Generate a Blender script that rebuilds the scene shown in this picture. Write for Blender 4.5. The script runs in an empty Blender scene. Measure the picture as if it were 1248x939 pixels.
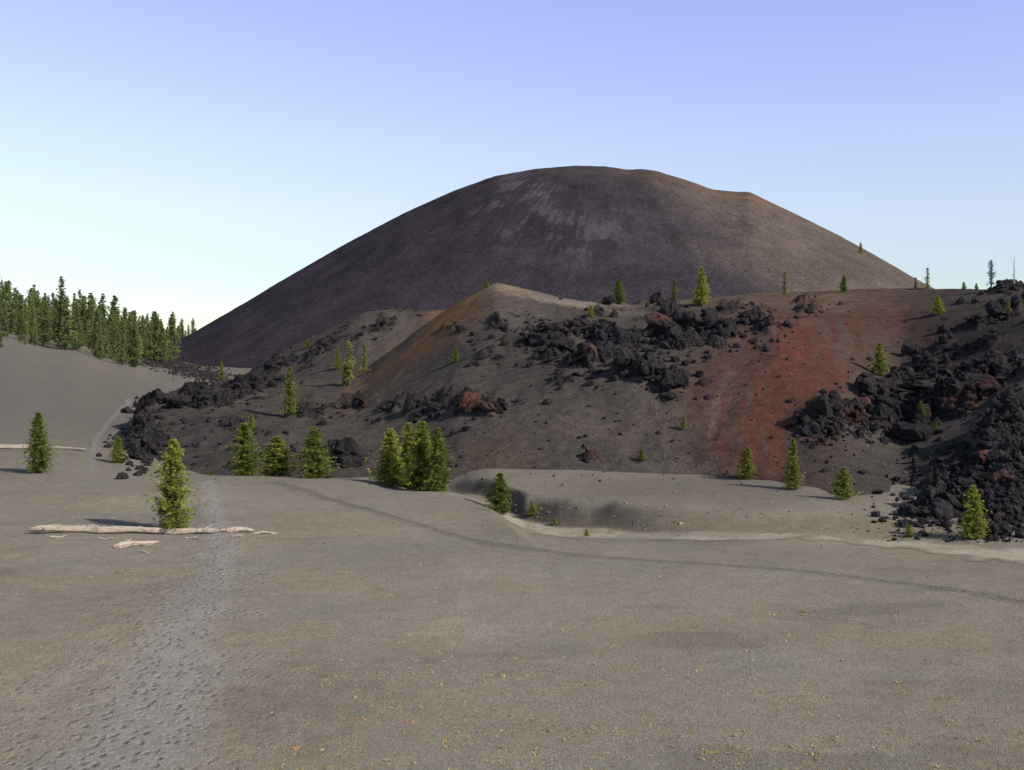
import bpy, math, random
import numpy as np
from mathutils import Vector, Matrix
from mathutils.bvhtree import BVHTree
rng=np.random.default_rng(7); random.seed(7)
S=bpy.context.scene; COL=S.collection
S.view_settings.view_transform='Standard'; S.view_settings.look='None'; S.view_settings.exposure=0
F=1317.3; CX=624.; HY=420.; H=12.
# ---------------- helpers
def hash2(i,j,s):
    n=(i.astype(np.int64)*374761393+j.astype(np.int64)*668265263+s*982451653)&0x7fffffff
    n=((n^(n>>13))*1274126177)&0x7fffffff
    n=n^(n>>16)
    return (n&0xffff)/65535.
def vn(x,y,s=0):
    x=np.asarray(x,float);y=np.asarray(y,float)
    i=np.floor(x);j=np.floor(y);fx=x-i;fy=y-j
    fx=fx*fx*fx*(fx*(fx*6-15)+10);fy=fy*fy*fy*(fy*(fy*6-15)+10)
    a=hash2(i,j,s);b=hash2(i+1,j,s);c=hash2(i,j+1,s);d=hash2(i+1,j+1,s)
    return (a*(1-fx)+b*fx)*(1-fy)+(c*(1-fx)+d*fx)*fy*1.0
def fbm(x,y,o=4,s=0):
    t=0;a=.5;n=0
    for k in range(o):
        t=t+a*(vn(x*2**k+k*17.3,y*2**k-k*9.1,s+k)*2-1);n+=a;a*=.5
    return t/n
def sst(t):
    t=np.clip(t,0,1);return t*t*(3-2*t)
def mesh_from(name,V,Fq,smooth=True):
    V=np.asarray(V,np.float32);Fq=np.asarray(Fq,np.int32)
    me=bpy.data.meshes.new(name)
    me.vertices.add(len(V));me.vertices.foreach_set('co',V.ravel())
    k=Fq.shape[1]
    me.loops.add(Fq.size);me.loops.foreach_set('vertex_index',Fq.ravel())
    me.polygons.add(len(Fq));me.polygons.foreach_set('loop_start',np.arange(0,Fq.size,k,dtype=np.int32))
    me.polygons.foreach_set('use_smooth',np.full(len(Fq),smooth))
    me.update(calc_edges=True);me.validate()
    return me
def set_col(me,name,C):
    C=np.asarray(C,np.float32)
    if C.shape[1]==3: C=np.concatenate([C,np.ones((len(C),1),np.float32)],1)
    a=me.color_attributes.new(name,'FLOAT_COLOR','POINT');a.data.foreach_set('color',C.ravel())
def set_f(me,name,v):
    a=me.attributes.new(name,'FLOAT','POINT');a.data.foreach_set('value',np.asarray(v,np.float32).ravel())
def obj(name,me,mat=None,parent=None,**props):
    o=bpy.data.objects.new(name,me);COL.objects.link(o)
    if mat and me and not me.materials: me.materials.append(mat)
    if parent: o.parent=parent
    for k,v in props.items(): o[k]=v
    return o
def gridfaces(nr,nc,wrap=False):
    i=np.arange(nr*nc).reshape(nr,nc)
    if wrap: i=np.concatenate([i,i[:,:1]],1)
    return np.stack([i[:-1,:-1],i[:-1,1:],i[1:,1:],i[1:,:-1]],-1).reshape(-1,4)
def proj(X,Y,Z):
    Y=np.maximum(Y,1.)
    return CX+F*X/Y, HY+F*(H-Z)/Y
def blob(px,py,cx,cy,rx,ry,ang=0):
    a=math.radians(ang);dx=px-cx;dy=py-cy
    u=(dx*math.cos(a)+dy*math.sin(a))/rx;v=(-dx*math.sin(a)+dy*math.cos(a))/ry
    return np.exp(-(u*u+v*v))
def lerp(a,b,t): return a+(b-a)*t
# ---------------- node helper
class NT:
    def __init__(s,name):
        s.m=bpy.data.materials.new(name);s.m.use_nodes=True;s.t=s.m.node_tree;s.t.nodes.clear()
        s.out=s.n('ShaderNodeOutputMaterial')
    def n(s,typ): return s.t.nodes.new(typ)
    def l(s,a,b): s.t.links.new(a,b)
    def noise(s,vec,scale,detail=4,rough=.6):
        nd=s.n('ShaderNodeTexNoise');nd.inputs['Scale'].default_value=scale;nd.inputs['Detail'].default_value=detail
        nd.inputs['Roughness'].default_value=rough;s.l(vec,nd.inputs['Vector']);return nd.outputs['Fac']
    def ramp(s,fac,stops):
        r=s.n('ShaderNodeValToRGB');s.l(fac,r.inputs['Fac']);e=r.color_ramp.elements
        while len(e)<len(stops): e.new(.5)
        for q,(p,c) in zip(e,stops):
            q.position=p;q.color=(*c,1) if not np.isscalar(c) else (c,c,c,1)
        return r.outputs['Color']
    def math(s,op,a,b=0.,c=None):
        m=s.n('ShaderNodeMath');m.operation=op
        for i,v in enumerate([a,b] if c is None else [a,b,c]):
            if isinstance(v,(int,float)): m.inputs[i].default_value=v
            else: s.l(v,m.inputs[i])
        return m.outputs[0]
    def mix(s,fac,a,b,mode='MIX'):
        m=s.n('ShaderNodeMix');m.data_type='RGBA';m.blend_type=mode
        for sock,v in ((m.inputs[0],fac),(m.inputs[6],a),(m.inputs[7],b)):
            if isinstance(v,(int,float)): sock.default_value=v
            elif isinstance(v,tuple): sock.default_value=(*v,1)
            else: s.l(v,sock)
        return m.outputs[2]
    def attr(s,name):
        a=s.n('ShaderNodeAttribute');a.attribute_name=name;return a
    def bump(s,h,dist,strength=1.,normal=None):
        b=s.n('ShaderNodeBump');b.inputs['Distance'].default_value=dist;b.inputs['Strength'].default_value=strength
        s.l(h,b.inputs['Height'])
        if normal: s.l(normal,b.inputs['Normal'])
        return b.outputs['Normal']
    def bsdf(s,col,rough=.95,normal=None,spec=.15):
        b=s.n('ShaderNodeBsdfPrincipled');b.inputs['Roughness'].default_value=rough
        b.inputs['Specular IOR Level'].default_value=spec
        s.l(col,b.inputs['Base Color'])
        if normal: s.l(normal,b.inputs['Normal'])
        s.l(b.outputs[0],s.out.inputs[0]);return b
    def diffuse(s,col,normal=None):
        b=s.n('ShaderNodeBsdfDiffuse');s.l(col,b.inputs['Color'])
        if normal: s.l(normal,b.inputs['Normal'])
        s.l(b.outputs[0],s.out.inputs[0]);return b
def pos(t): return t.n('ShaderNodeNewGeometry').outputs['Position']

def mat_ash():
    t=NT('cinder_ash');P=pos(t);tint=t.attr('tint').outputs['Color'];trail=t.attr('trail').outputs['Fac']
    mid=t.noise(P,1.1,3,.65);fine=t.noise(P,6.,3,.8);grit=t.noise(P,24.,1,.8)
    c=t.mix(1.,tint,t.ramp(mid,[(.3,.90),(.7,1.10)]),'MULTIPLY')
    c=t.mix(1.,c,t.ramp(fine,[(.3,.78),(.5,1.),(.7,1.2)]),'MULTIPLY')
    c=t.mix(1.,c,t.ramp(grit,[(.3,.70),(.5,1.),(.7,1.28)]),'MULTIPLY')
    # soft footprint hollows
    mp=t.n('ShaderNodeMapping');mp.inputs['Scale'].default_value=(1.25,.8,1);t.l(P,mp.inputs['Vector'])
    vo=t.n('ShaderNodeTexVoronoi');vo.feature='SMOOTH_F1';vo.inputs['Scale'].default_value=2.6;vo.inputs['Smoothness'].default_value=.6;t.l(mp.outputs[0],vo.inputs['Vector'])
    fn=t.noise(P,3.2,2,.6)
    hgt=t.math('ADD',t.math('MULTIPLY',vo.outputs['Distance'],.9),t.math('MULTIPLY',fn,.7))
    foot=t.ramp(hgt,[(.42,0.),(.72,1.)])
    c=t.mix(trail,c,t.mix(1.,c,t.ramp(hgt,[(.40,.74),(.68,1.05)]),'MULTIPLY'))
    n=t.bump(fine,.06,.85);n=t.bump(grit,.022,.85,n)
    fh=t.math('MULTIPLY',foot,trail);n=t.bump(fh,.09,.8,n)
    t.diffuse(c,n);return t.m
def mat_slope():
    t=NT('scoria_slope');P=pos(t);tint=t.attr('tint').outputs['Color']
    fine=t.noise(P,4.,4,.8);mid=t.noise(P,.7,4,.7)
    c=t.mix(1.,tint,t.ramp(mid,[(.3,(.72,.73,.76)),(.7,(1.27,1.24,1.20))]),'MULTIPLY')
    c=t.mix(1.,c,t.ramp(fine,[(.3,.58),(.5,1.),(.7,1.48)]),'MULTIPLY')
    n=t.bump(fine,.12,.85);n=t.bump(mid,.3,.55,n)
    t.diffuse(c,n);return t.m
def mat_cone():
    t=NT('cone_scoria');P=pos(t);tint=t.attr('tint').outputs['Color']
    uv=t.n('ShaderNodeUVMap').outputs[0]
    def st(sx,sy,d=4):
        mp=t.n('ShaderNodeMapping');mp.inputs['Scale'].default_value=(sx,sy,1);t.l(uv,mp.inputs['Vector'])
        return t.noise(mp.outputs[0],1.,d,.65)
    s2=st(200,36,5)
    big=t.noise(P,.035,6,.72);fine=t.noise(P,.5,5,.85)
    c=t.mix(1.,tint,t.ramp(s2,[(.3,.87),(.7,1.13)]),'MULTIPLY')
    c=t.mix(1.,c,t.ramp(big,[(.35,.80),(.68,1.22)]),'MULTIPLY')
    c=t.mix(1.,c,t.ramp(fine,[(.3,.5),(.52,1.),(.72,1.8)]),'MULTIPLY')
    n=t.bump(fine,1.6,.8);n=t.bump(s2,1.2,.35,n)
    t.diffuse(c,n);return t.m
def mat_rock(name,dark,mid,red):
    t=NT(name);P=pos(t)
    a=t.noise(P,.22,2,.6);b=t.noise(P,2.6,4,.8)
    c=t.ramp(b,[(.36,dark),(.56,mid),(.74,tuple(min(1,x*2.1) for x in mid))])
    c=t.mix(t.ramp(a,[(.58,0.),(.74,1.)]),c,t.mix(1.,c,red,'MULTIPLY'))
    n=t.bump(b,.35,1.)
    t.bsdf(c,.9,n,.15);return t.m
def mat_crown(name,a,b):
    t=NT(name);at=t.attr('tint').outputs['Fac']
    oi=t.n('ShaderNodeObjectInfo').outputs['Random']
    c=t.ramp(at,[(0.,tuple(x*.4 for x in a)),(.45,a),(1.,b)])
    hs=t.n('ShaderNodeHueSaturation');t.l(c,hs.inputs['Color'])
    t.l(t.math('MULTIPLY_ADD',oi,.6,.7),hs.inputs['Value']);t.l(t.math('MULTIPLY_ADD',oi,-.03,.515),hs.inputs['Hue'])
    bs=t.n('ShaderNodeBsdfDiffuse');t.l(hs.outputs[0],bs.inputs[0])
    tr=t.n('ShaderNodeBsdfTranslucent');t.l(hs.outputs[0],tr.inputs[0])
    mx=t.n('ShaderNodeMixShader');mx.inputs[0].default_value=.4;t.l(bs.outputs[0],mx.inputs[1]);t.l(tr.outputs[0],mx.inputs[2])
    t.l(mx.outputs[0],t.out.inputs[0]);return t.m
def mat_simple(name,a,b,scale,stretch=(1,1,1),bump=.02):
    t=NT(name);tc=t.n('ShaderNodeTexCoord').outputs['Object']
    mp=t.n('ShaderNodeMapping');mp.inputs['Scale'].default_value=stretch;t.l(tc,mp.inputs['Vector'])
    f=t.noise(mp.outputs[0],scale,4,.7);c=t.ramp(f,[(.3,a),(.6,b)])
    t.bsdf(c,.9,t.bump(f,bump,.8),.15);return t.m
def mat_attr(name):
    t=NT(name);t.diffuse(t.attr('tint').outputs['Color']);return t.m
ASH=mat_ash();SLOPE=mat_slope();CONE=mat_cone()
LAVA=mat_rock('lava_rock',(.007,.0065,.0065),(.037,.032,.031),(1.7,.95,.75))
REDROCK=mat_rock('red_lava_rock',(.03,.015,.012),(.10,.052,.04),(1.2,.9,.8))

# ---------------- GROUND
Yr=np.array([-20,0,15,28,50,55,60,65,70,75,80,84,87,90,95,100,110,125,150,200,260,350,450,700,1500,5000],float)
def colz(d,default=0.):
    z=np.interp(Yr,sorted(d),[d[k] for k in sorted(d)]);z[0]=11;z[1]=10.2;z[2]=4.;return z
cols={-300:{28:0,125:0,150:.7,200:4,260:9,350:17,450:26,700:30,1500:30,5000:12},
0:{28:0,125:0,150:.5,200:3,260:7,350:14,450:20,700:20,1500:14,5000:12},
75:{28:0,110:0,125:0,150:.3,200:2.2,260:5.5,350:10.5,450:14,700:16,1500:13,5000:12},
150:{28:0,100:0,110:-.3,125:-.3,150:0,200:1.2,260:2.5,350:4.5,450:6.5,700:11,5000:12},
200:{28:0,100:0,110:-.8,125:-1,150:-.5,200:0,260:.4,350:.6,450:0,700:3,1500:12,5000:12},
260:{28:0,100:0,110:-1.5,125:-2,150:-2,200:-1,260:-1,350:-2,450:-3,700:0,1500:2,5000:5},
400:{28:0,95:0,100:-.2,110:-1.8,125:-2.2,5000:-2},
540:{28:0,84:0,90:-.1,95:-1.4,100:-1.8,110:-1.2,5000:-2},
590:{28:0,110:-.2,125:-1,5000:-2},
950:{28:0,110:-.2,125:-1,5000:-2},
1100:{28:0,110:-.4,125:-1,5000:-2},
1250:{28:0,110:-.4,125:-1,5000:-2},
1700:{28:0,110:-.4,125:-1,5000:-2}}
Pc=np.array(sorted(cols),float);T=np.stack([colz(cols[int(p)]) for p in Pc])
WP=[500,545,600,640,680,720,800,900,1000,1150,1270,1500];WY=[101,99,91,83.5,80.5,79,75.5,73,71,68,63.5,60];WD=[0,.3,1.5,1.8,1.8,1.7,1.3,.9,.55,.45,.4,.4]
def wash(px,X,Y):
    yw=np.interp(px,WP,WY);d=np.interp(px,WP,WD);yb=yw+1.6+.9*fbm(X/5.,Y/5.,3,401)
    return yw,d,yb
def tab(px,Y):
    px=np.clip(px,Pc[0],Pc[-1]);Y=np.clip(Y,Yr[0],Yr[-1])
    i=np.clip(np.searchsorted(Pc,px)-1,0,len(Pc)-2);j=np.clip(np.searchsorted(Yr,Y)-1,0,len(Yr)-2)
    a=(px-Pc[i])/(Pc[i+1]-Pc[i]);b=(Y-Yr[j])/(Yr[j+1]-Yr[j]);a=a*a*(3-2*a)
    return (T[i,j]*(1-a)+T[i+1,j]*a)*(1-b)+(T[i,j+1]*(1-a)+T[i+1,j+1]*a)*b
def ground_z(X,Y):
    px=CX+F*X/np.maximum(Y,22)
    z=0
    for dx in (-14,0,14):
        for k in (-.022,-.011,0,.011,.022): z=z+tab(px+dx,Y+k*np.abs(Y))
    z=z/15
    yw,d,yb=wash(px,X,Y);L=np.interp(px,[600,650,1000],[12,17,15])
    t=np.clip((Y-(yw-L))/L,0,1);t=t*.6+.4*sst(t)
    z=z-d*t*(1-sst((Y-yb)/np.interp(px,[640,720,1000],[4.2,4.6,5.5])))
    w=np.clip((Y-24)/20,0,1);w2=w*(1-.75*np.clip(1-np.abs(Y-72)/14,0,1)*sst((px-480)/200))
    z=z+w2*.34*fbm(X/16,Y/11,3,5)+w*.06*fbm(X/3.2,Y/3.2,3,9)
    z=z+np.clip((Y-140)/200,0,1)*1.4*fbm(X/40,Y/40,4,15)
    return z
pxs=np.concatenate([np.linspace(-700,-60,40,endpoint=False),np.linspace(-60,1310,460),np.linspace(1310,1950,41)[1:]])
Ys=np.concatenate([np.linspace(-18,26,24,endpoint=False),26*np.exp(np.linspace(0,math.log(135/26),450,endpoint=False)),135*np.exp(np.linspace(0,math.log(5000/135),150))])
PX,YY=np.meshgrid(pxs,Ys);XX=(PX-CX)/F*(np.maximum(YY,0)+18*np.exp(-np.maximum(YY,0)/25))
ZZ=ground_z(XX,YY)
GV=np.stack([XX,YY,ZZ],-1).reshape(-1,3)
GF=gridfaces(len(Ys),len(pxs))
gpx,gpy=proj(GV[:,0],GV[:,1],GV[:,2])
base=np.array([.242,.208,.155])
gc=np.tile(base,(len(GV),1))
n1=fbm(GV[:,0]/9,GV[:,1]/9,5,31)[:,None];n2=fbm(GV[:,0]/5+40,GV[:,1]/5,4,36)[:,None]
gc*=1+.16*n1
gc=gc*(1+np.array([[.06,.02,-.06]])*n2)
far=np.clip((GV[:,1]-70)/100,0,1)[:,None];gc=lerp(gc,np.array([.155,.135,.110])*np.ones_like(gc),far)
hol_shade=fbm(GV[:,0]/7+3,GV[:,1]/2.6,3,44);hol_shade=np.clip((hol_shade-.3)*3,0,1)[:,None]
gc*=1-.15*hol_shade*np.clip((90-GV[:,1:2])/20,0,1)  # lens-shaped hollows: their shading is painted into the ash colour
yw,dd,yb=wash(gpx,GV[:,0],GV[:,1])
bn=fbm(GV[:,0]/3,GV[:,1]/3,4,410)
bank_shade=sst((GV[:,1]-yb+.4)/1.2)*sst((yb+4.6+1.6*bn-GV[:,1])/2.6)*np.interp(gpx,[530,580,740,930],[0,1,1,0])
gc=lerp(gc,np.array([.078,.064,.053]),(bank_shade*.85)[:,None])  # cut bank's shadow painted as a dark brown band above the wash
olive=(blob(gpx,gpy,980,640,300,12))[:,None];gc=lerp(gc,np.array([.18,.15,.095]),olive*.5)
terrace=(blob(gpx,gpy,850,597,230,20))[:,None]*(1-bank_shade[:,None]);gc=lerp(gc,np.array([.125,.104,.084]),terrace*.6)
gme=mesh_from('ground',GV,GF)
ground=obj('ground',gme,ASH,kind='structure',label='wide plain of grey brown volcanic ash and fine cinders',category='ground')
dg=bpy.context.evaluated_depsgraph_get()
dg.update()
BG=BVHTree.FromObject(ground,dg)
def cast(px,py,trees):
    d=Vector(((px-CX)/F,1,(HY-py)/F)).normalized();best=None
    for b in trees:
        h=b.ray_cast(Vector((0,0,H)),d,9000)
        if h[0] is not None and (best is None or h[3]<best[3]): best=h
    return best
def down(x,y,trees):
    best=None
    for b in trees:
        h=b.ray_cast(Vector((x,y,600)),Vector((0,0,-1)),2000)
        if h[0] is not None and (best is None or h[0].z>best[0].z): best=h
    return best
def resamp(o):
    o=np.array(o);t=np.arange(len(o));tt=np.linspace(0,len(o)-1,len(o)*6)
    r=np.stack([np.interp(tt,t,o[:,k]) for k in range(3)],1)
    k=np.ones(7)/7
    rp=np.pad(r,((3,3),(0,0)),mode='edge');return np.stack([np.convolve(rp[:,i],k,'valid') for i in range(3)],1)
def wpts(L):
    o=[]
    for p in L:
        h=cast(p[0],p[1],[BG])
        o.append((h[0].x,h[0].y,p[2]))
    return resamp(o)
def maskline(R,jit=.35,soft=.6):
    m=np.zeros(len(GV));X=GV[:,0]+.0;Y=GV[:,1]+.0
    lo=R[:,:2].min(0)-9;hi=R[:,:2].max(0)+9
    sel=np.where((X>lo[0])&(X<hi[0])&(Y>lo[1])&(Y<hi[1]))[0]
    x=X[sel];y=Y[sel];wob=jit*fbm(x/1.3,y/1.3,4,77)+jit*.7*fbm(x/5,y/5,2,79)
    best=np.full(len(sel),9.)
    for a,b in zip(R[:-1],R[1:]):
        dx,dy=b[0]-a[0],b[1]-a[1];L2=dx*dx+dy*dy+1e-9
        t=np.clip(((x-a[0])*dx+(y-a[1])*dy)/L2,0,1)
        d=np.hypot(x-a[0]-t*dx,y-a[1]-t*dy)/(a[2]+(b[2]-a[2])*t)
        best=np.minimum(best,d)
    v=np.clip((1+soft*.5+wob-best)/soft,0,1);m[sel]=v*v*(3-2*v);return m
def patch(name,R,colr,trail,off,jit=.35,label='',strength=1.,soft=.6,cat='path',mult=None):
    m=maskline(R,jit,soft)*strength
    if mult is not None: m=m*mult
    keep=(m[GF]>0).any(1);fs=GF[keep];ids=np.unique(fs);mp=np.full(len(GV),-1);mp[ids]=np.arange(len(ids))
    V=GV[ids].copy();V[:,2]+=off
    me=mesh_from(name,V,mp[fs])
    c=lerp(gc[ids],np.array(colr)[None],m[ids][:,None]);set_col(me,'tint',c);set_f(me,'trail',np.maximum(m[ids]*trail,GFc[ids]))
    return obj(name,me,ASH,kind='structure',label=label,category=cat)
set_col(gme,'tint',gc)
R0=wpts([(40,990,4.5),(120,880,4.2),(205,765,3.2),(255,700,2.0),(270,650,1.2),(250,584,1.0)])
GFc=maskline(R0,.8,1.1)*.7
set_f(gme,'trail',GFc)
R1=wpts([(100,990,2.1),(140,930,2.0),(172,880,1.9),(200,820,1.75),(226,765,1.5),(252,718,1.25),(270,684,1.05),(268,650,.8),(257,612,.6),(249,584,.55)])
patch('path',R1,(.262,.236,.198),1.,.006,.6,'broad trodden cinder footpath pitted with footprints',.85,1.2)
R1b=wpts([(112,577,.25),(112,550,.28),(119,530,.32),(136,510,.4),(156,494,.45),(158,484,.4)])
patch('path',R1b,(.215,.20,.18),.2,.006,.25,'distant stretch of thin trodden footpath',.8)
R2=wpts([(325,586,.45),(400,608,.42),(470,628,.40),(540,648,.38),(600,664,.36),(700,677,.34),(800,684,.32),(900,690,.3),(1000,698,.3),(1100,710,.3),(1200,725,.3),(1300,742,.3)])
patch('trail',R2,(.140,.122,.104),.8,.012,.35,'narrow dark trail crossing the ash plain',.7)
R3=resamp([((p-CX)/F*(y+o),y+o,w) for p,y,w,o in [(618,88,.8,0),(640,83,1.7,0),(665,81,2.3,.2),(700,79.5,2.1,.2),(750,77.3,1.6,0),(800,75.3,1.2,0),(900,73,1.0,0),(1000,71,1.05,0),(1150,68,1.4,0),(1270,63.5,1.8,0),(1400,60,1.6,0)]])
patch('dry_wash',R3,(.37,.32,.235),.0,.018,1.1,'pale sandy dry stream bed winding below the slope',.92,1.1,'stream bed',mult=(1-np.clip(bank_shade*1.2,0,1))*np.clip(.85+.8*fbm(GV[:,0]/3,GV[:,1]/1.5,3,420),.35,1))

# ---------------- HILLS
def smooth(a,k=9):
    ker=np.hanning(k+2)[1:-1];ker/=ker.sum();p=np.pad(a,(k//2,k//2),mode='edge');return np.convolve(p,ker,'valid')
def hillgrid(C,pxg,nt,k=15):
    ps=sorted(C);n=len(C[ps[0]]);ctrl=[]
    for q in range(n):
        y=np.interp(pxg,ps,[C[p][q][0] for p in ps])
        z=np.interp(pxg,ps,[H+(HY-C[p][q][1])*C[p][q][0]/F for p in ps])
        ctrl.append((smooth(y,k),smooth(z,k)))
    y0,z0=ctrl[0];yc,zc=ctrl[-1]
    pts=[(y0-6,z0-3)]+ctrl+[(yc+25,zc-3.),(yc+80,zc-14),(yc+130,zc*0-6)]
    pts=[(pts[0][0]-6,pts[0][1]-3)]+pts+[(pts[-1][0]+20,pts[-1][1]-5)]
    P=np.array(pts)
    m=len(pts)-3;tt=np.linspace(0,m-1e-6,nt);rows=[]
    for t in tt:
        i=int(t);f=t-i;p0,p1,p2,p3=P[i],P[i+1],P[i+2],P[i+3]
        v=.5*((2*p1)+(-p0+p2)*f+(2*p0-5*p1+4*p2-p3)*f*f+(-p0+3*p1-3*p2+p3)*f**3)
        rows.append(v)
    R=np.array(rows);Y=R[:,0,:];Z=R[:,1,:];X=(pxg-CX)/F*Y
    return X,Y,Z
LB=[ # lava clusters cx,cy,rx,ry,ang,weight
(715,442,32,30,0,5),(768,450,40,20,10,4.5),(805,470,28,11,0,1.6),(745,418,38,14,0,3),(862,402,48,15,0,5),(922,403,22,18,0,3.5),(825,412,36,12,0,2.6),(655,412,38,12,0,2.4),(628,393,32,7,-10,1.4),(600,430,28,9,-10,.9),(690,425,30,12,0,1.8),
(800,370,20,5,0,1),(742,377,22,6,0,1),(700,405,36,10,0,1.4),(560,492,36,11,0,1.9),(495,503,42,9,0,1.8),(430,498,36,10,-15,1.9),(605,500,22,9,0,1.1),(375,500,20,10,0,1.2),
(420,560,42,10,0,1.2),(535,565,22,8,0,.8),(345,555,24,9,0,1.),(235,492,44,12,-15,2.8),(188,535,28,22,0,3.),(290,480,42,9,-20,2.4),(240,540,38,15,0,2.0),(315,522,30,10,0,1.2),(185,505,24,13,0,2.6),(285,565,30,9,0,1.2),(170,565,18,12,0,2.),(225,570,30,9,0,1.2),
(545,403,22,4,-20,.3),(988,376,20,8,0,1.2),(860,468,12,5,0,.5),
(1015,512,34,18,-10,4),(1055,486,38,18,-20,4),(1105,490,46,24,0,4),(1160,484,44,28,0,4),(1215,468,42,36,0,4.5),(1150,524,48,13,0,3),(1215,530,42,26,0,4.5),(1070,518,38,10,0,1.6),
(1218,585,42,36,0,5.5),(1168,606,42,30,0,5.5),(1125,626,32,14,0,4.5),(1228,635,38,24,0,5),(1230,372,26,20,0,5),(1190,392,24,12,0,2.2),(1150,415,18,9,0,1.2),(1208,428,34,12,0,2),(1118,442,22,9,0,1.2),(895,374,26,5,0,.6),(1095,455,16,7,0,.9),(830,385,46,5,0,.9)]
LB2=[(390,425,32,9,-25,1.6),(445,405,32,8,-8,2),(480,386,22,6,0,1),(330,450,28,8,-30,2.2)]
def pn(X,Y): return np.clip(fbm(X/4.5,Y/6.5,3,141)*2.5+.64,0,1)
def dense(px,py): return ((px>1090)&(py>555))
def lavamask(px,py,L):
    m=np.zeros_like(px)
    for b in L:
        m=np.maximum(m,blob(px,py,b[0],b[1],b[2]*1.1,b[3]*1.15,b[4])*min(1,.4+b[5]*.25))
    return m
def ridgecolour(px,py,X,Y,L,lav):
    w1=24*fbm(X/9,Y/9,5,3);w2=16*fbm(X/8+50,Y/8,5,4);qx=px+w1;qy=py+w2
    vs=fbm(px/9+fbm(X/6,Y/6,3,201)*1.5,py/60,4,202)
    c=np.tile(np.array([.074,.062,.053]),(px.size,1))
    c*=(1+.2*fbm(X/10,Y/10,4,222))[:,None]
    def add(col,m,k=.5):
        nonlocal c
        c=lerp(c,np.array(col)[None],np.clip(m*(1+k*vs),0,1)[:,None])
    add((.145,.085,.044),blob(qx,qy,535,400,110,15,-38)*1.1)
    add((.11,.075,.05),blob(qx,qy,460,460,60,14,-38)*.6)
    add((.20,.168,.125),blob(qx,qy,705,366,75,8,6)*.9)
    add((.20,.16,.10),blob(qx,qy,610,350,40,8)*.8)
    add((.14,.105,.077),blob(qx,qy,900,365,150,11)*.7)
    add((.088,.044,.033),blob(qx,qy,930,505,66,105,5)*1.15,1.3)
    add((.094,.041,.030),blob(qx,qy,985,450,90,60,0)*1.05,1.3)
    add((.086,.045,.034),blob(qx,qy,1070,390,95,36,10)*.95,1.)
    add((.14,.10,.07),blob(qx,qy,1010,368,70,11,0)*.6)
    add((.115,.044,.030),blob(qx,qy,935,540,38,60,0)*.8,1.8)
    add((.105,.042,.030),blob(qx,qy,960,450,30,60,5)*.6,1.8)
    add((.078,.045,.037),blob(qx,qy,880,460,50,35)*.5,1.2)
    add((.09,.052,.041),blob(qx,qy,920,595,120,10)*.7)
    add((.056,.047,.042),blob(qx,qy,978,555,12,60,-12)*.85,1.)
    add((.060,.050,.045),blob(qx,qy,905,500,7,60,6)*.6,1.)
    add((.12,.092,.07),blob(qx,qy,740,520,150,20)*.35)
    add((.12,.095,.074),blob(qx,qy,882,500,6,65,8)*.45,1.2)
    add((.12,.10,.08),blob(qx,qy,770,578,160,9)*.6)
    add((.10,.062,.042),blob(qx,qy,590,560,50,20)*.5)
    add((.058,.050,.045),blob(qx,qy,1060,580,60,50,20)*.9,.2)
    add((.040,.034,.032),blob(qx,qy,1190,420,80,60,0)*.9,.2)
    add((.052,.044,.040),blob(qx,qy,225,530,100,55,0)*.7,.2)
    add((.016,.0145,.014),np.clip(lav*1.4-.25,0,1)*.92,0)
    return c
def makehill(name,C,pxg,nt,L,label,amp=1.,k=15):
    X,Y,Z=hillgrid(C,pxg,nt,k)
    px,py=proj(X,Y,Z)
    Z=Z+.6*fbm(X/12,Y/12,4,61)+.2*fbm(X/2.5,Y/2.5,4,66)
    lav=lavamask(px+16*fbm(X/6,Y/6,3,8),py+10*fbm(X/6+9,Y/6,3,12),L)
    lav=lav*np.maximum(.2+1.0*pn(X,Y),np.clip((px-1100)/40,0,1)*np.clip((py-560)/20,0,1)*1.1)
    r2=1-np.abs(fbm(X/1.6,Y/1.6,3,24))*2
    s=np.clip(lav*1.6-.35,0,1)
    blk=np.floor(vn(X/2.6+fbm(X/2,Y/2,2,5),Y/2.6,72)*4.5)/2+ .5*np.floor(vn(X/1.1,Y/1.1,73)*3)/2
    big=s*(px>1090)*(py>555)
    Z=Z+amp*s*(blk*1.1+.5*r2-.5)+big*1.5*vn(X/4,Y/4,77)
    V=np.stack([X,Y,Z],-1).reshape(-1,3)
    me=mesh_from(name,V,gridfaces(nt,len(pxg)))
    set_col(me,'tint',ridgecolour(px.ravel(),py.ravel(),V[:,0],V[:,1],L,lav.ravel()))
    return obj(name,me,SLOPE,kind='structure',label=label,category='hill')
C1={100:[(114,590),(118,580),(122,575),(128,572)],135:[(113,590),(118,579),(124,572),(130,566)],
155:[(110,586),(117,565),(126,538),(137,514)],200:[(109,588),(121,555),(137,518),(157,485)],300:[(108,588),(122,548),(142,508),(170,474)],
380:[(108,590),(125,545),(145,500),(175,465)],440:[(108,592),(122,545),(145,495),(180,454)],500:[(106,594),(120,540),(140,478),(180,411)],
560:[(104,596),(116,530),(138,448),(180,368)],605:[(103,592),(115,525),(138,438),(180,347)],680:[(102,592),(114,520),(135,430),(185,364)],
760:[(101,595),(112,520),(132,428),(190,373)],850:[(99,602),(110,525),(130,425),(195,365)],950:[(92,612),(106,530),(128,425),(195,358)],
1030:[(84,632),(98,562),(125,450),(195,356)],1100:[(77,655),(95,590),(125,475),(190,355)],1180:[(72,675),(90,592),(120,450),(180,355)],
1260:[(70,682),(86,580),(113,430),(170,353)],1400:[(68,682),(86,580),(113,430),(170,348)],1600:[(68,682),(86,580),(113,430),(170,345)]}
ridge=makehill('hill',C1,np.arange(100,1600,2.1),320,LB,'rounded cinder ridge with grey, rust red and tan slopes')
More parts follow.
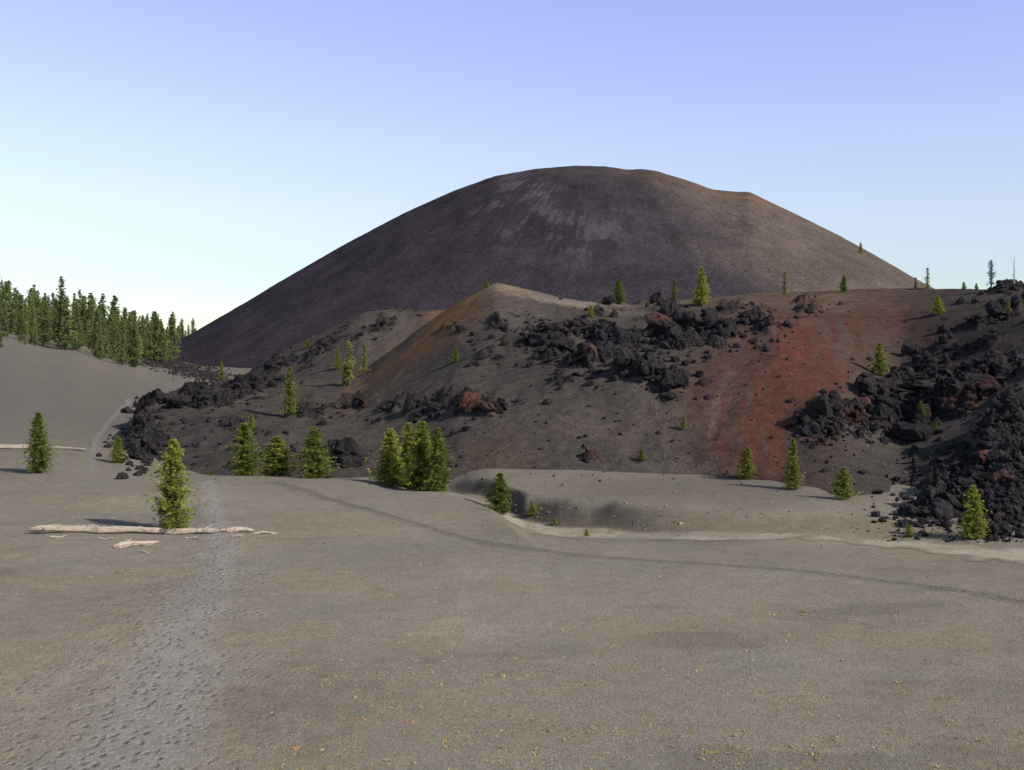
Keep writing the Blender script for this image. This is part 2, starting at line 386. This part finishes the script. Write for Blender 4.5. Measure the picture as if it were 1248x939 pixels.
C2={200:[(195,500),(215,500),(235,495)],230:[(190,500),(215,490),(235,478)],260:[(190,500),(215,485),(240,469)],300:[(190,498),(215,478),(240,456)],320:[(190,495),(215,470),(240,441)],360:[(190,490),(215,455),(240,419)],
400:[(190,485),(215,440),(240,401)],440:[(190,480),(215,425),(240,383)],470:[(190,480),(215,422),(240,378)],500:[(190,480),(215,425),(240,381)],560:[(190,480),(215,420),(240,376)],640:[(190,480),(215,440),(240,400)],700:[(190,480),(215,440),(240,410)]}
rear=makehill('hill',C2,np.arange(200,700,2.),160,LB2,'lower ash ridge with black lava outcrops behind the main ridge',.9,9)

# ---------------- CONE
xc,yc=72.,900.
nth,nr=900,230
th=np.linspace(0,2*np.pi,nth,endpoint=False);r=np.linspace(0.5,470,nr)
R_,TH=np.meshgrid(r,th,indexing='ij')
X=xc+R_*np.cos(TH);Y=yc+R_*np.sin(TH)
w=38.;hh=158-.585*w*np.logaddexp(0,(R_-108)/w)
hh-=26*np.exp(-(((X-xc-20)/62)**2+((Y-yc-30)/60)**2))
hh+=2.2*fbm(X/60,Y/60,4,91)*np.clip(R_/100,0,1)+ .8*fbm(X/18,Y/18,3,93)
hh+=1.2*fbm(TH*14+5,R_/120,3,95)*np.clip((R_-90)/100,0,1)*np.clip((400-R_)/100,0,1)
tpx=[150,185,240,300,350,420,490,550,600,650,700,740,768,780,800,840,870,900,915,940,980,1030,1070,1115,1250,1400]
tpy=[452,432,402,367,337,297,260,233,215,206,202,203,207,206,208,220,231,234,234,246,265,290,312,338,412,470]
bins=np.arange(100,1400,5.);bc=(bins[:-1]+bins[1:])/2
Z=hh.copy();
for it in range(4):
    px,py=proj(X,Y,Z);el=(Z-H)/Y
    idx=np.digitize(px.ravel(),bins)-1;k=np.ones(len(bc))
    for b in range(len(bc)):
        if bc[b]<225 or bc[b]>1230: k[b]=np.nan;continue
        s=np.where(idx==b)[0]
        if len(s)==0: k[b]=np.nan;continue
        j=s[np.argmax(el.ravel()[s])];tz=H+(HY-np.interp(bc[b],tpx,tpy))/F*Y.ravel()[j]
        k[b]=np.clip(tz/max(Z.ravel()[j],3),.6,1.5)
    ok=~np.isnan(k);k=np.interp(bc,bc[ok],k[ok]);k=smooth(k,5)
    kk=np.interp(px,bc,k);Z=np.where(Z>0,Z*kk,Z)
Z=np.maximum(Z,-15)
V=np.stack([X,Y,Z],-1).reshape(-1,3)
me=mesh_from('volcano',V,gridfaces(nr,nth,True)[:, ::-1])
px,py=proj(V[:,0],V[:,1],V[:,2])
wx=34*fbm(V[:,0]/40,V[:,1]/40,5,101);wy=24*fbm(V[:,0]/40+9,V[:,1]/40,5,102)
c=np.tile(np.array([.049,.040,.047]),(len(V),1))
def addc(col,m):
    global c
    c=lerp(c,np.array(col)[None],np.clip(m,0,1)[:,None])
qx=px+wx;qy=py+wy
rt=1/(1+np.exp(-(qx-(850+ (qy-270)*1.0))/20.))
addc((.132,.106,.084),rt*.97)  # lighter brown right flank, its sunlit look put into the colour
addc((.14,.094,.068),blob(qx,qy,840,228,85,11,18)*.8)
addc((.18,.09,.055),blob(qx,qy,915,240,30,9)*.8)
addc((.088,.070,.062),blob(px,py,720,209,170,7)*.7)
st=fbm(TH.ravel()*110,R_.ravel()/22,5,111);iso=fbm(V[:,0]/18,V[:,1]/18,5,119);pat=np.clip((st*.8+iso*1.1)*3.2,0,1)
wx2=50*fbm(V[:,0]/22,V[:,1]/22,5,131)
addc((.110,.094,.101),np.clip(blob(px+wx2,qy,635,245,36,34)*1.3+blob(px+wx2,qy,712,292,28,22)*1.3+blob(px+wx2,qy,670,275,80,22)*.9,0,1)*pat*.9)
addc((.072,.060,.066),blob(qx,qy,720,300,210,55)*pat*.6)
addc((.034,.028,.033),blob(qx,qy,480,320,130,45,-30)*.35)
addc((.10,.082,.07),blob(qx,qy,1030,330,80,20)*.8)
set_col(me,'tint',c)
uv=me.uv_layers.new(name='UVMap')
li=np.zeros(len(me.loops),np.int32);me.loops.foreach_get('vertex_index',li)
uu=(TH.ravel()/(2*np.pi))[li];vv=(R_.ravel()/470)[li]
q=uu.reshape(-1,4);mx=q.max(1,keepdims=True);q=np.where((mx-q)>.5,q+1,q)
uv.data.foreach_set('uv',np.stack([q.ravel(),vv],-1).astype(np.float32).ravel())
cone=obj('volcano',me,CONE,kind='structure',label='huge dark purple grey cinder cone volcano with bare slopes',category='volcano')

dg.update();bpy.context.view_layer.update();dg=bpy.context.evaluated_depsgraph_get()
BR=BVHTree.FromObject(ridge,dg);BR2=BVHTree.FromObject(rear,dg);BC=BVHTree.FromObject(cone,dg)
ALL=[BG,BR,BR2,BC]

# ---------------- ROCKS
import bmesh
def ico(sub):
    bm=bmesh.new();bmesh.ops.create_icosphere(bm,subdivisions=sub,radius=1)
    V=np.array([v.co[:] for v in bm.verts]);Fc=np.array([[v.index for v in f.verts] for f in bm.faces]);bm.free();return V,Fc
def rockV(V,seed,nz=.06,npl=16):
    g=np.random.default_rng(seed);N=g.normal(size=(npl,3));N/=np.linalg.norm(N,axis=1,keepdims=True);h=g.uniform(.45,.95,npl)
    d=V@N.T;rad=np.where(d>.05,h/np.maximum(d,.05),9).min(1);rad=np.minimum(rad,1.3)
    rad*=1+nz*g.normal(size=len(V))+ .2*fbm(V[:,0]*2+seed,V[:,1]*2+V[:,2]*1.7,3,seed)
    W=V*rad[:,None];W*=np.array([g.uniform(.9,1.3),g.uniform(.8,1.1),g.uniform(.65,1.1)]);return W
iv,if_=ico(3);BR_MESH=[];RED_MESH=[]
for s in range(9):
    me=mesh_from('lava_boulder',rockV(iv,100+s,.045,12+s),if_,False);me.materials.append(LAVA);BR_MESH.append(me)
for s in range(2):
    me=mesh_from('lava_boulder',rockV(iv,140+s,.04,16),if_,False);me.materials.append(REDROCK);RED_MESH.append(me)
def boulder(px,py,sz,red=False,label=None,flat=1.):
    h=cast(px,py,ALL)
    if h is None: return False
    p=h[0];d=p.y;s=sz*d/F/2
    if s>4: s=4
    me=random.choice(RED_MESH if red else BR_MESH)
    o=bpy.data.objects.new('lava_boulder',me);COL.objects.link(o)
    o.location=(p.x,p.y,p.z+s*.25);o.scale=(s*random.uniform(.85,1.2),s*random.uniform(.8,1.1),s*random.uniform(.8,1.25)*flat)
    o.rotation_euler=(random.uniform(-.5,.5),random.uniform(-.5,.5),random.uniform(0,6.28))
    o['label']=label or ('rust red lava boulder on the cinder slope' if red else 'jagged black lava boulder on the cinder slope')
    o['category']='boulder';o['group']='boulders on the lava ridge'
    return True
wts=np.array([b[2]*b[3]*b[5]*(1.5 if 640<b[0]<940 else 1) for b in LB]);wts/=wts.sum()
boulder(720,556,24,True,'large rust red boulder at the foot of the slope');boulder(592,498,26,True);boulder(858,468,16)
nb=0;tries=0
while nb<292 and tries<4000:
    tries+=1
    b=LB[rng.choice(len(LB),p=wts)]
    u,v=rng.normal(0,.62,2);a=math.radians(b[4])
    x=b[0]+u*b[2]*math.cos(a)-v*b[3]*math.sin(a);y=b[1]+u*b[2]*math.sin(a)+v*b[3]*math.cos(a)
    if x>1260 or y>655 or (470<x<580 and y<440): continue
    h=cast(x,y,[BR]);
    if h is None or (pn(h[0].x,h[0].y)<.3 and not dense(x,y)): continue
    sz=min(40,10+rng.exponential(9))*(.75 if x<340 else 1)
    if boulder(x,y,sz,red=(rng.random()<.04)): nb+=1
def rubble(name,pts,sizes,mat,label,sub=1,seeds=5):
    bv,bf=ico(sub);vs=[rockV(bv,200+k,.08,10) for k in range(seeds)]
    VV=[];FF=[];o=0
    for p,s in zip(pts,sizes):
        v=vs[rng.integers(seeds)];a=rng.uniform(0,6.28);ca,sa=math.cos(a),math.sin(a)
        w=np.stack([v[:,0]*ca-v[:,1]*sa,v[:,0]*sa+v[:,1]*ca,v[:,2]*rng.uniform(.7,1.3)],1)*s
        VV.append(w+np.array(p)+np.array([0,0,s*.2]));FF.append(bf+o);o+=len(v)
    me=mesh_from(name,np.concatenate(VV),np.concatenate(FF),False)
    return obj(name,me,mat,kind='stuff',label=label,category='rubble')
pts=[];sz=[]
AL=LB+LB2
wts2=np.array([b[2]*b[3]*(b[5]+.4) for b in AL]);wts2/=wts2.sum()
for i in range(12500):
    b=AL[rng.choice(len(AL),p=wts2)]
    u,v=rng.normal(0,.78,2)
    if rng.random()<.10: v=abs(v)+rng.exponential(.9);u*=1.6
    a=math.radians(b[4])
    x=b[0]+u*b[2]*math.cos(a)-v*b[3]*math.sin(a);y=b[1]+u*b[2]*math.sin(a)+v*b[3]*math.cos(a)
    h=cast(x,y,[BG,BR,BR2])
    if h is None or y>662 or h[0].y<66 or (y>585 and x<1050) or h[0].y>300: continue
    if rng.random()>pn(h[0].x,h[0].y)*1.0+(.6 if dense(x,y) else .10): continue
    pts.append(h[0][:]);sz.append(min(12,1.5+rng.exponential(2.9))*h[0].y/F/2*1.3)
for i in range(1300):
    x=rng.uniform(160,1240);y=rng.uniform(380,592)
    h=cast(x,y,[BG,BR])
    if h is None or h[0].y>230 or h[0].z<-1.2: continue
    pts.append(h[0][:]);sz.append((.7+rng.exponential(.9))*h[0].y/F/2*1.2)
for i in range(2200):
    t=rng.random();x=160+115*t+rng.normal(0,8);y=432+32*t+rng.normal(0,5)
    h=cast(x,y,[BG,BC])
    if h is None or h[0].y>900: continue
    pts.append(h[0][:]);sz.append((1.3+rng.exponential(1.3))*h[0].y/F/2)
rubble('lava_rubble',pts,sz,LAVA,'loose black lava blocks strewn over the slopes')
pts=[];sz=[]
for i in range(330):
    if rng.random()<.75: x=rng.uniform(640,1248);y=rng.normal(605,18)
    else: x=rng.uniform(0,1248);y=590+350*rng.random()
    h=cast(x,y,[BG,BR])
    if h is None or h[0].y>140: continue
    s=.015+rng.exponential(.012)
    if y>640: s=min(s,.03)
    pts.append(h[0][:]);sz.append(s*(1+h[0].y/60))
PALE=mat_rock('pale_stone',(.16,.14,.11),(.28,.25,.21),(1,.9,.8))
rubble('pebbles',pts,sz,PALE,'small pale stones scattered on the ash')

# ---------------- TREES
def tube(path,rad,n=7):
    path=np.array(path,float);V=[];m=len(path)
    for i in range(m):
        d=path[min(i+1,m-1)]-path[max(i-1,0)];d/=np.linalg.norm(d)+1e-9
        a=np.cross(d,[0.31,.95,.05]);a/=np.linalg.norm(a)+1e-9;b=np.cross(d,a)
        for k in range(n):
            t=2*math.pi*k/n;V.append(path[i]+rad[i]*(a*math.cos(t)+b*math.sin(t)))
    Fc=[]
    for i in range(m-1):
        for k in range(n):
            Fc.append((i*n+k,i*n+(k+1)%n,(i+1)*n+(k+1)%n,(i+1)*n+k))
    return V,Fc
def treemeshes(seed,nw,nb,nt,k,bl,bw,prof,bare=.05,gap=.12,needles=True):
    g=np.random.default_rng(seed);TV=[];TF=[];CV=[];CC=[]
    lean=g.normal(0,.008,2)
    zz=np.linspace(-.03,.97,9);path=[(lean[0]*z*z+.003*g.normal(),lean[1]*z*z+.003*g.normal(),z) for z in zz]
    v,f=tube(path,[.018*(1-.93*max(z,0))+.002 for z in zz],8);TV+=v;TF+=f
    lob=g.uniform(0,6.28,3)
    for i in range(nw):
        h=bare+(.985-bare)*((i+g.uniform(-.3,.3))/(nw-1));h=min(max(h,bare),.985);R=prof(h)*g.uniform(.82,1.12)
        for j in range(g.integers(nb-1,nb+2)):
            if g.random()<gap: continue
            az=g.uniform(0,6.28);L=R*g.uniform(.5,1.25)*(1+.10*math.sin(2*az+lob[0])+.15*math.sin(9*h+az+lob[1]))
            up=g.uniform(.2,.9)*(.5+h)
            dv=np.array([math.cos(az),math.sin(az),0]);o=np.array([lean[0]*h*h,lean[1]*h*h,h])
            tip=o+dv*L+np.array([0,0,L*up]);
            v,f=tube([o,o+dv*L*.5+np.array([0,0,L*up*.3]),tip],[.006*(1-h)+.002,.003,.0012],3)
            b0=len(TV);TV+=v;TF+=[tuple(x+b0 for x in q) for q in f]
            if not needles: continue
            tone=g.uniform(0,1)
            ss=np.repeat(np.linspace(.2,1.,nt),k);n=len(ss)
            side=np.repeat(g.normal(0,.18*L,(nt,3)),k,0);side[:,2]*=.7
            c=o+dv*L*ss[:,None]+np.stack([ss*0,ss*0,L*up*ss*ss],1)+side
            d=g.normal(size=(n,3));d/=np.linalg.norm(d,axis=1,keepdims=True);d=d+dv*.6+np.array([0,0,.65]);d/=np.linalg.norm(d,axis=1,keepdims=True)
            sd=np.cross(d,g.normal(size=(n,3)));sd/=np.linalg.norm(sd,axis=1,keepdims=True)+1e-9
            l=(bl*g.uniform(.6,1.2,n)*(1-.45*h))[:,None];ww=(bw*g.uniform(.7,1.2,n))[:,None]
            e=c+d*l
            CV.append(np.stack([c-sd*ww*.4,c+sd*ww*.4,e+sd*ww*.2,e-sd*ww*.2],1).reshape(-1,3))
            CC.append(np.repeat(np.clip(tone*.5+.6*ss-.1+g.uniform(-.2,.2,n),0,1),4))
    tm=mesh_from('trunk',TV,TF);tm.materials.append(BARK)
    cm=None
    if needles:
        CV=np.concatenate(CV);cm=mesh_from('crown',CV,np.arange(len(CV)).reshape(-1,4),False)
        set_col(cm,'tint',np.repeat(np.concatenate(CC)[:,None],3,1))
    return tm,cm
BARK=mat_simple('bark',(.05,.035,.025),(.13,.10,.08),30,(1,1,.3),.004)
GREY=mat_simple('dead_wood',(.16,.15,.15),(.32,.31,.31),30,(1,1,.3),.004)
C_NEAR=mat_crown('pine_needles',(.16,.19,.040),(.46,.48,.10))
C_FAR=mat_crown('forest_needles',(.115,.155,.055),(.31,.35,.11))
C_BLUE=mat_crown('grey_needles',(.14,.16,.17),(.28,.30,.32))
bushy=lambda h:.185*(1-h)**.78*min(1,.65+h*2.2)+.008
slim=lambda h:.14*(1-h)**.75*min(1,.7+h*2)+.008
scr=lambda h:.11*(1-h)**.5*(.7+.4*math.sin(h*17))+.012
VAR=[]
for s in range(4):
    VAR.append(treemeshes(10+s,38,8,6,12,.038,.0078,bushy,.03,.05))
for s in range(2): VAR.append(treemeshes(20+s,36,7,5,11,.036,.0078,slim,.03,.06))
SCR=[treemeshes(30+s,24,5,4,8,.042,.010,scr,.10,.3) for s in range(2)]
FOR=[treemeshes(40+s,26,5,4,7,.042,.014,slim if s%2 else bushy,.04+.05*(s==3),.10+.08*(s==4)) for s in range(7)]
DEAD=[treemeshes(50,16,3,1,1,.05,.01,scr,.2,.3,False)]
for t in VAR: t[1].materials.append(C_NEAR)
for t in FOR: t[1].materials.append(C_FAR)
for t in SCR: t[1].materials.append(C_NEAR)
DEAD[0][0].materials.clear();DEAD[0][0].materials.append(GREY)
BM=SCR[1][1].copy();BM.materials.clear();BM.materials.append(C_BLUE)
def crad(t):
    me=t[1] or t[0];a=np.zeros(len(me.vertices)*3,np.float32);me.vertices.foreach_get('co',a);a=a.reshape(-1,3)
    return np.percentile(np.hypot(a[:,0],a[:,1]),96),a[:,2].max()
META={id(t[0]):crad(t) for t in VAR+SCR+FOR+DEAD}
def plant(t,x,y,z,hgt,wid,label,group,name='pine_tree',crown=None):
    cr,ht=META[id(t[0])]
    e=bpy.data.objects.new(name,None);COL.objects.link(e);e.empty_display_size=.3
    e.location=(x,y,z-.05);sz=hgt/ht;sx=wid/2/cr;e.scale=(sx,sx,sz);e.rotation_euler=(0,0,random.uniform(0,6.28))
    e['label']=label;e['category']='tree';e['group']=group
    a=bpy.data.objects.new('trunk',t[0]);COL.objects.link(a);a.parent=e
    cm=crown or t[1]
    if cm: b=bpy.data.objects.new('crown',cm);COL.objects.link(b);b.parent=e
def tree_px(px,pyb,pyt,w,Y=None,kind='n',label='bushy green young pine on the ash plain'):
    if Y is None:
        h=cast(px,pyb,ALL)
        if h is None: return
        p=h[0]
    else:
        p=down((px-CX)/F*Y,Y,ALL)[0]
    top=H+(HY-pyt)*p.y/F;hg=max(top-p.z,.5);wd=w*p.y/F
    t=random.choice(VAR[:4] if kind=='n' else SCR if kind=='s' else FOR)
    if kind=='n' and w/(pyb-pyt)<.34: t=random.choice(VAR[4:])
    plant(t,p.x,p.y,p.z,hg,wd,label,'young pines on the ash')
L0='bushy green young pine on the ash plain';L1='slender green pine growing on the cinder slope';L2='dense green pine at the foot of the lava ridge';L3='small green pine seedling on dark cinders'
for a in [(211,648,533,46,None,'n','tall bright green pine beside a bleached log'),(47,577,501,28,None,'n',L0),(143,562,530,16,112,'n',L0),
(299,582,514,37,105,'n',L2),(338,582,531,40,106,'n',L2),(384,583,519,42,104,'n',L2),(475,588,521,38,100,'n',L2),(498,592,514,38,102,'n',L2),(514,596,512,46,97,'n',L2),(534,598,520,34,95,'n',L2),
(609,627,575,28,84,'n',L0),(649,628,610,10,None,'n',L3),(676,640,629,7,None,'n',L3),(715,654,644,7,None,'n',L3),
(353,505,446,17,None,'n',L1),(426,470,415,14,None,'s',L1),(444,457,418,11,None,'s',L1),(412,450,424,9,None,'n',L1),(421,470,440,10,None,'n',L1),
(270,464,440,7,None,'n',L3),(375,424,412,6,None,'n',L3),(306,524,503,10,None,'n',L3),(296,535,515,9,None,'n',L3),(555,442,424,9,None,'n',L3),
(754,371,340,15,None,'n',L1),(822,371,338,11,None,'s',L1),(855,373,325,20,None,'n',L1),(720,387,372,9,None,'n',L3),(956,361,331,8,None,'s',L1),(1028,356,335,10,None,'n',L1),
(1143,384,360,14,None,'n',L1),(1130,353,326,9,None,'s',L1),(1116,353,338,7,None,'s',L1),(1072,458,417,18,None,'n',L1),(910,584,543,22,None,'n',L2),(966,597,533,20,None,'n','tall slim pine at the foot of the red slope'),
(1027,609,568,24,None,'n',L2),(1187,657,590,30,None,'n','green pine against black lava boulders'),(1140,528,512,9,None,'n',L3),(1123,509,488,11,None,'n',L3),(782,562,547,9,None,'n',L3),
(833,524,506,7,None,'n',L3),(1108,655,638,11,None,'n',L3),(593,351,341,7,None,'n',L3),(1175,353,343,6,None,'n',L3),(1190,353,345,5,None,'n',L3),(1049,309,295,5,None,'n',L3),(258,582,574,6,103,'n',L3),(1228,382,366,9,None,'n',L3)]:
    tree_px(a[0],a[1],a[2],a[3],a[4],a[5],a[6])
for (x,t,w,k) in [(1208,316,10,'b'),(1236,312,7,'d')]:
    p=down((x-CX)/F*172,172,ALL)[0];hg=H+(HY-t)*p.y/F-p.z
    if k=='b': plant(SCR[1],p.x,p.y,p.z,hg,w*p.y/F,'thin grey green conifer on the ridge crest','skyline trees',crown=BM)
    else: plant(DEAD[0],p.x,p.y,p.z,hg,w*p.y/F,'bare dead grey tree on the ridge crest','skyline trees',name='dead_tree')
sky=([-60,0,30,60,100,130,160,200,230,250],[333,342,350,356,363,371,380,391,400,408])
n=0
for i in range(600):
    if n>=276: break
    px=rng.uniform(-30,242);Y=rng.uniform(400,640)if rng.random()<.75 else rng.uniform(350,430)
    if px>165: Y=rng.uniform(560,900) if px<215 else rng.uniform(800,950)
    x=(px-CX)/F*Y;h=down(x,Y,ALL)
    if h is None: continue
    back=np.clip((Y-380)/170,0,1)
    ty=np.interp(px,*sky)+rng.normal(0,7)+(1-back)*rng.uniform(6,30)
    hg=min(34,max(5,H+(HY-ty)*Y/F-h[0].z));
    q_=rng.random()
    if q_<.3: hg*=rng.uniform(.45,.85)
    plant(FOR[rng.integers(7)],x,Y,h[0].z,hg,hg*rng.uniform(.22,.38),'green forest conifer on the ash hillside','forest conifers on the hillside','conifer_tree');n+=1
for i in range(20):
    px=rng.uniform(0,130);py=rng.uniform(403,426)
    h=cast(px,py,[BG]);
    if h and h[0].y<420: hg=rng.uniform(2.5,6);plant(FOR[rng.integers(7)],h[0].x,h[0].y,h[0].z,hg,hg*.4,'small conifer on the open ash hillside','forest conifers on the hillside','conifer_tree')

# ---------------- LOGS
WOOD=mat_simple('bleached_wood',(.20,.15,.10),(.56,.47,.35),4,(.6,7,7),.03)
def log(pxa,pxb,py,rad,label,stubs=3,name='fallen_log',seed=0,tilt=0,crook=.12):
    g=np.random.default_rng(seed);a=cast(pxa,py,[BG])[0];b=cast(pxb,py+tilt,[BG])[0]
    d=np.array(b-a);L=np.linalg.norm(d);n=18
    P=[];Rr=[]
    ang=math.atan2(d[1],d[0])
    for i in range(n):
        t=i/(n-1);P.append((L*t-L/2,crook*L*.06*math.sin(t*5+seed)+.015*g.normal(),rad*1.0+.04*math.sin(t*6+seed)))
        Rr.append(rad*(1-.35*t)*(1+.10*math.sin(t*11+seed)+.04*g.normal())*(1 if 1<i<n-2 else (.85 if 0<i<n-1 else .4)))
    V,Fc=tube(P,Rr,12);prof=1+g.normal(0,.13,12);V=np.array(V)
    Pa=np.repeat(np.array(P),12,0);V=Pa+(V-Pa)*np.tile(prof,n)[:,None];V+=g.normal(0,rad*.025,V.shape)
    for bi,sg in ((0,-1),((n-1)*12,1)):
        V[bi:bi+12,0]+=sg*g.uniform(0,1.6,12)*rad
    V=list(V);Fc=list(Fc)
    for e,base_ in ((0,0),(1,(n-1)*12)):
        c=len(V);V.append(np.mean(V[base_:base_+12],0)+np.array([(-1 if e==0 else 1)*rad*.2,0,0]))
        for k in range(12): Fc.append((base_+k,base_+(k+1)%12,c,c))
    for s in range(stubs):
        t=g.uniform(.1,.9);o=np.array(P[int(t*(n-1))]);dr=np.array([g.uniform(-1.2,1.2),g.normal()*.9,g.uniform(.0,.5)]);dr/=np.linalg.norm(dr)
        l=g.uniform(1.8,3.6)*rad
        v,f=tube([o,o+dr*l*.6,o+dr*l+np.array([.1,0,.05])*l],[rad*.3,rad*.18,rad*.06],6);b0=len(V);V+=v;Fc+=[tuple(x+b0 for x in q) for q in f]
    bm=bmesh.new();vs=[bm.verts.new(v) for v in V]
    for q in Fc:
        qq=[];[qq.append(x) for x in q if x not in qq]
        try: f=bm.faces.new([vs[x] for x in qq]);f.smooth=False
        except Exception: pass
    bmesh.ops.recalc_face_normals(bm,faces=bm.faces)
    me=bpy.data.meshes.new(name);bm.to_mesh(me);bm.free()
    o=obj(name,me,WOOD,label=label,category='log' if name=='fallen_log' else 'driftwood')
    ha=down(a.x,a.y,[BG])[0].z;hb=down(b.x,b.y,[BG])[0].z
    c=(a+b)/2;o.location=(c.x,c.y,(ha+hb)/2);o.rotation_euler=(0,-math.atan2(hb-ha,math.hypot(d[0],d[1])),ang)
log(40,138,651,.27,'long bleached grey fallen log lying on ash',3,seed=1,tilt=-1)
log(110,206,650,.23,'long bleached split log with broken stubs',4,seed=11,tilt=1)
log(60,118,644,.12,'weathered pale branch log resting against the long log',2,seed=2)
log(196,262,651,.20,'short bleached log beside the green pine',3,seed=3)
log(274,306,649,.17,'short pale broken log across the footpath edge',2,seed=4)
log(310,336,651,.09,'thin pale weathered stick on ash',1,seed=5,name='driftwood_branch')
log(142,190,668,.15,'tan broken driftwood piece on ash',4,seed=6,name='driftwood_branch',tilt=-5)
log(150,178,663,.11,'tan splintered driftwood chunk on ash',3,seed=7,name='driftwood_branch',tilt=3)
for q,(xa,xb,y_) in enumerate([(62,80,656),(120,138,657),(226,240,656),(284,296,654),(168,182,673)]): log(xa,xb,y_,.05,'small splinter of bleached wood on ash',1,seed=20+q,name='driftwood_branch',tilt=rng.uniform(-2,2))
log(-14,56,547,.24,'bleached fallen log on the distant ash flat',2,seed=8)
log(50,104,547,.20,'pale fallen log on the distant ash flat',2,seed=9,tilt=4)

# ---------------- GROUND PLANTS
def tufts(name,P,sizes,cols_,nb,label,flat=.6):
    V=[];C=[]
    for p,s,c in zip(P,sizes,cols_):
        for q in range(nb):
            d=rng.normal(size=3);d[2]=abs(d[2])*flat+.25;d/=np.linalg.norm(d);sd=np.cross(d,rng.normal(size=3));sd/=np.linalg.norm(sd)
            b=np.array(p)+rng.normal(0,s*.35,3)*np.array([1,1,0]);e=b+d*s*rng.uniform(.6,1.2)
            V+=[b-sd*s*.12,b+sd*s*.12,e];C+=[np.array(c)*rng.uniform(.7,1.25)]*3
    V=np.array(V);me=mesh_from(name,V,np.arange(len(V)).reshape(-1,3),False);set_col(me,'tint',np.array(C))
    return obj(name,me,PLANT,kind='stuff',label=label,category='plants')
PLANT=mat_attr('dry_plants')
P=[];Sz=[];Cc=[]
pal=[(.46,.26,.11),(.48,.37,.15),(.46,.39,.19),(.34,.31,.14),(.44,.35,.17)]
for i in range(6500):
    x=rng.uniform(-40,1290);y=670+280*rng.random()**.8
    if vn(x/90.,y/22.,5)*.6+.4*vn(x/25.,y/9.,6)<.45+.25*(x<330) : continue
    h=cast(x,y,[BG])
    if h is None: continue
    P.append(h[0][:]);Sz.append(min(.14,.03+rng.exponential(.03)));Cc.append(pal[rng.integers(5)])
tufts('dry_ground_plants',P,Sz,Cc,9,'tiny orange and tan dry plants dotting the ash',.5)
P=[];Sz=[];Cc=[]
for (cx,cy,rx,ry,nn) in [(655,628,25,8,50),(700,652,40,4,40),(980,640,260,12,200),(790,560,40,4,50),(975,747,16,2,14),(1100,655,90,6,60),(585,605,30,8,20),(120,700,150,3,16)]:
    for i in range(nn):
        h=cast(cx+rng.normal()*rx,cy+rng.normal()*ry,[BG,BR])
        if h is None or h[0].y>125: continue
        P.append(h[0][:]);Sz.append(rng.uniform(.06,.2));Cc.append([(.30,.28,.10),(.38,.32,.14),(.22,.21,.09)][rng.integers(3)])
tufts('dry_grass',P,Sz,Cc,12,'yellow green dry grass tufts on sandy ash',1.)

# ---------------- LIGHT, SKY, CAMERA
el=math.radians(34);az=math.radians(122)
Ld=Vector((math.sin(az)*math.cos(el),math.cos(az)*math.cos(el),math.sin(el)))
sl=bpy.data.lights.new('sun','SUN');sl.energy=4.9;sl.angle=math.radians(.5);sl.color=(1,.955,.88)
so=bpy.data.objects.new('sun',sl);COL.objects.link(so);so.rotation_euler=Ld.to_track_quat('Z','Y').to_euler();so.location=(200,-200,300)
W=bpy.data.worlds.new('World');S.world=W;W.use_nodes=True;nt=W.node_tree;nt.nodes.clear()
sk=nt.nodes.new('ShaderNodeTexSky');sk.sky_type='NISHITA';sk.sun_disc=False;sk.sun_elevation=el;sk.sun_rotation=az;sk.altitude=1900;sk.air_density=1.0;sk.dust_density=.6;sk.ozone_density=1.0
tc=nt.nodes.new('ShaderNodeTexCoord');sp=nt.nodes.new('ShaderNodeSeparateXYZ');nt.links.new(tc.outputs['Generated'],sp.inputs[0])
rp=nt.nodes.new('ShaderNodeValToRGB');e=rp.color_ramp.elements
st=[(0.,(.205,.205,.21)),(.06,(.262,.242,.245)),(.12,(.37,.305,.29)),(.18,(.44,.35,.345)),(.25,(.485,.37,.415)),(.32,(.52,.385,.445)),(.5,(.36,.31,.31)),(1.,(.22,.22,.21))]
while len(e)<len(st): e.new(.5)
for q,(p,c_) in zip(e,st): q.position=p;q.color=(*c_,1)
nt.links.new(sp.outputs[2],rp.inputs[0])
mu=nt.nodes.new('ShaderNodeMix');mu.data_type='RGBA';mu.blend_type='MULTIPLY';mu.inputs[0].default_value=1
nt.links.new(sk.outputs[0],mu.inputs[6]);nt.links.new(rp.outputs[0],mu.inputs[7])
sc=nt.nodes.new('ShaderNodeVectorMath');sc.operation='SCALE';sc.inputs['Scale'].default_value=4.;nt.links.new(mu.outputs[2],sc.inputs[0])
bg=nt.nodes.new('ShaderNodeBackground');bg.inputs[1].default_value=.14
ow=nt.nodes.new('ShaderNodeOutputWorld');nt.links.new(sc.outputs[0],bg.inputs[0]);nt.links.new(bg.outputs[0],ow.inputs[0])
cam=bpy.data.cameras.new('camera');cam.sensor_width=36;cam.lens=38;cam.shift_y=-(469.5-HY)/1248;cam.clip_end=20000;cam.clip_start=.1
co=bpy.data.objects.new('camera',cam);COL.objects.link(co);co.location=(0,0,H);co.rotation_euler=(math.radians(90),0,0);S.camera=co
print('forest',n,'boulders',nb)
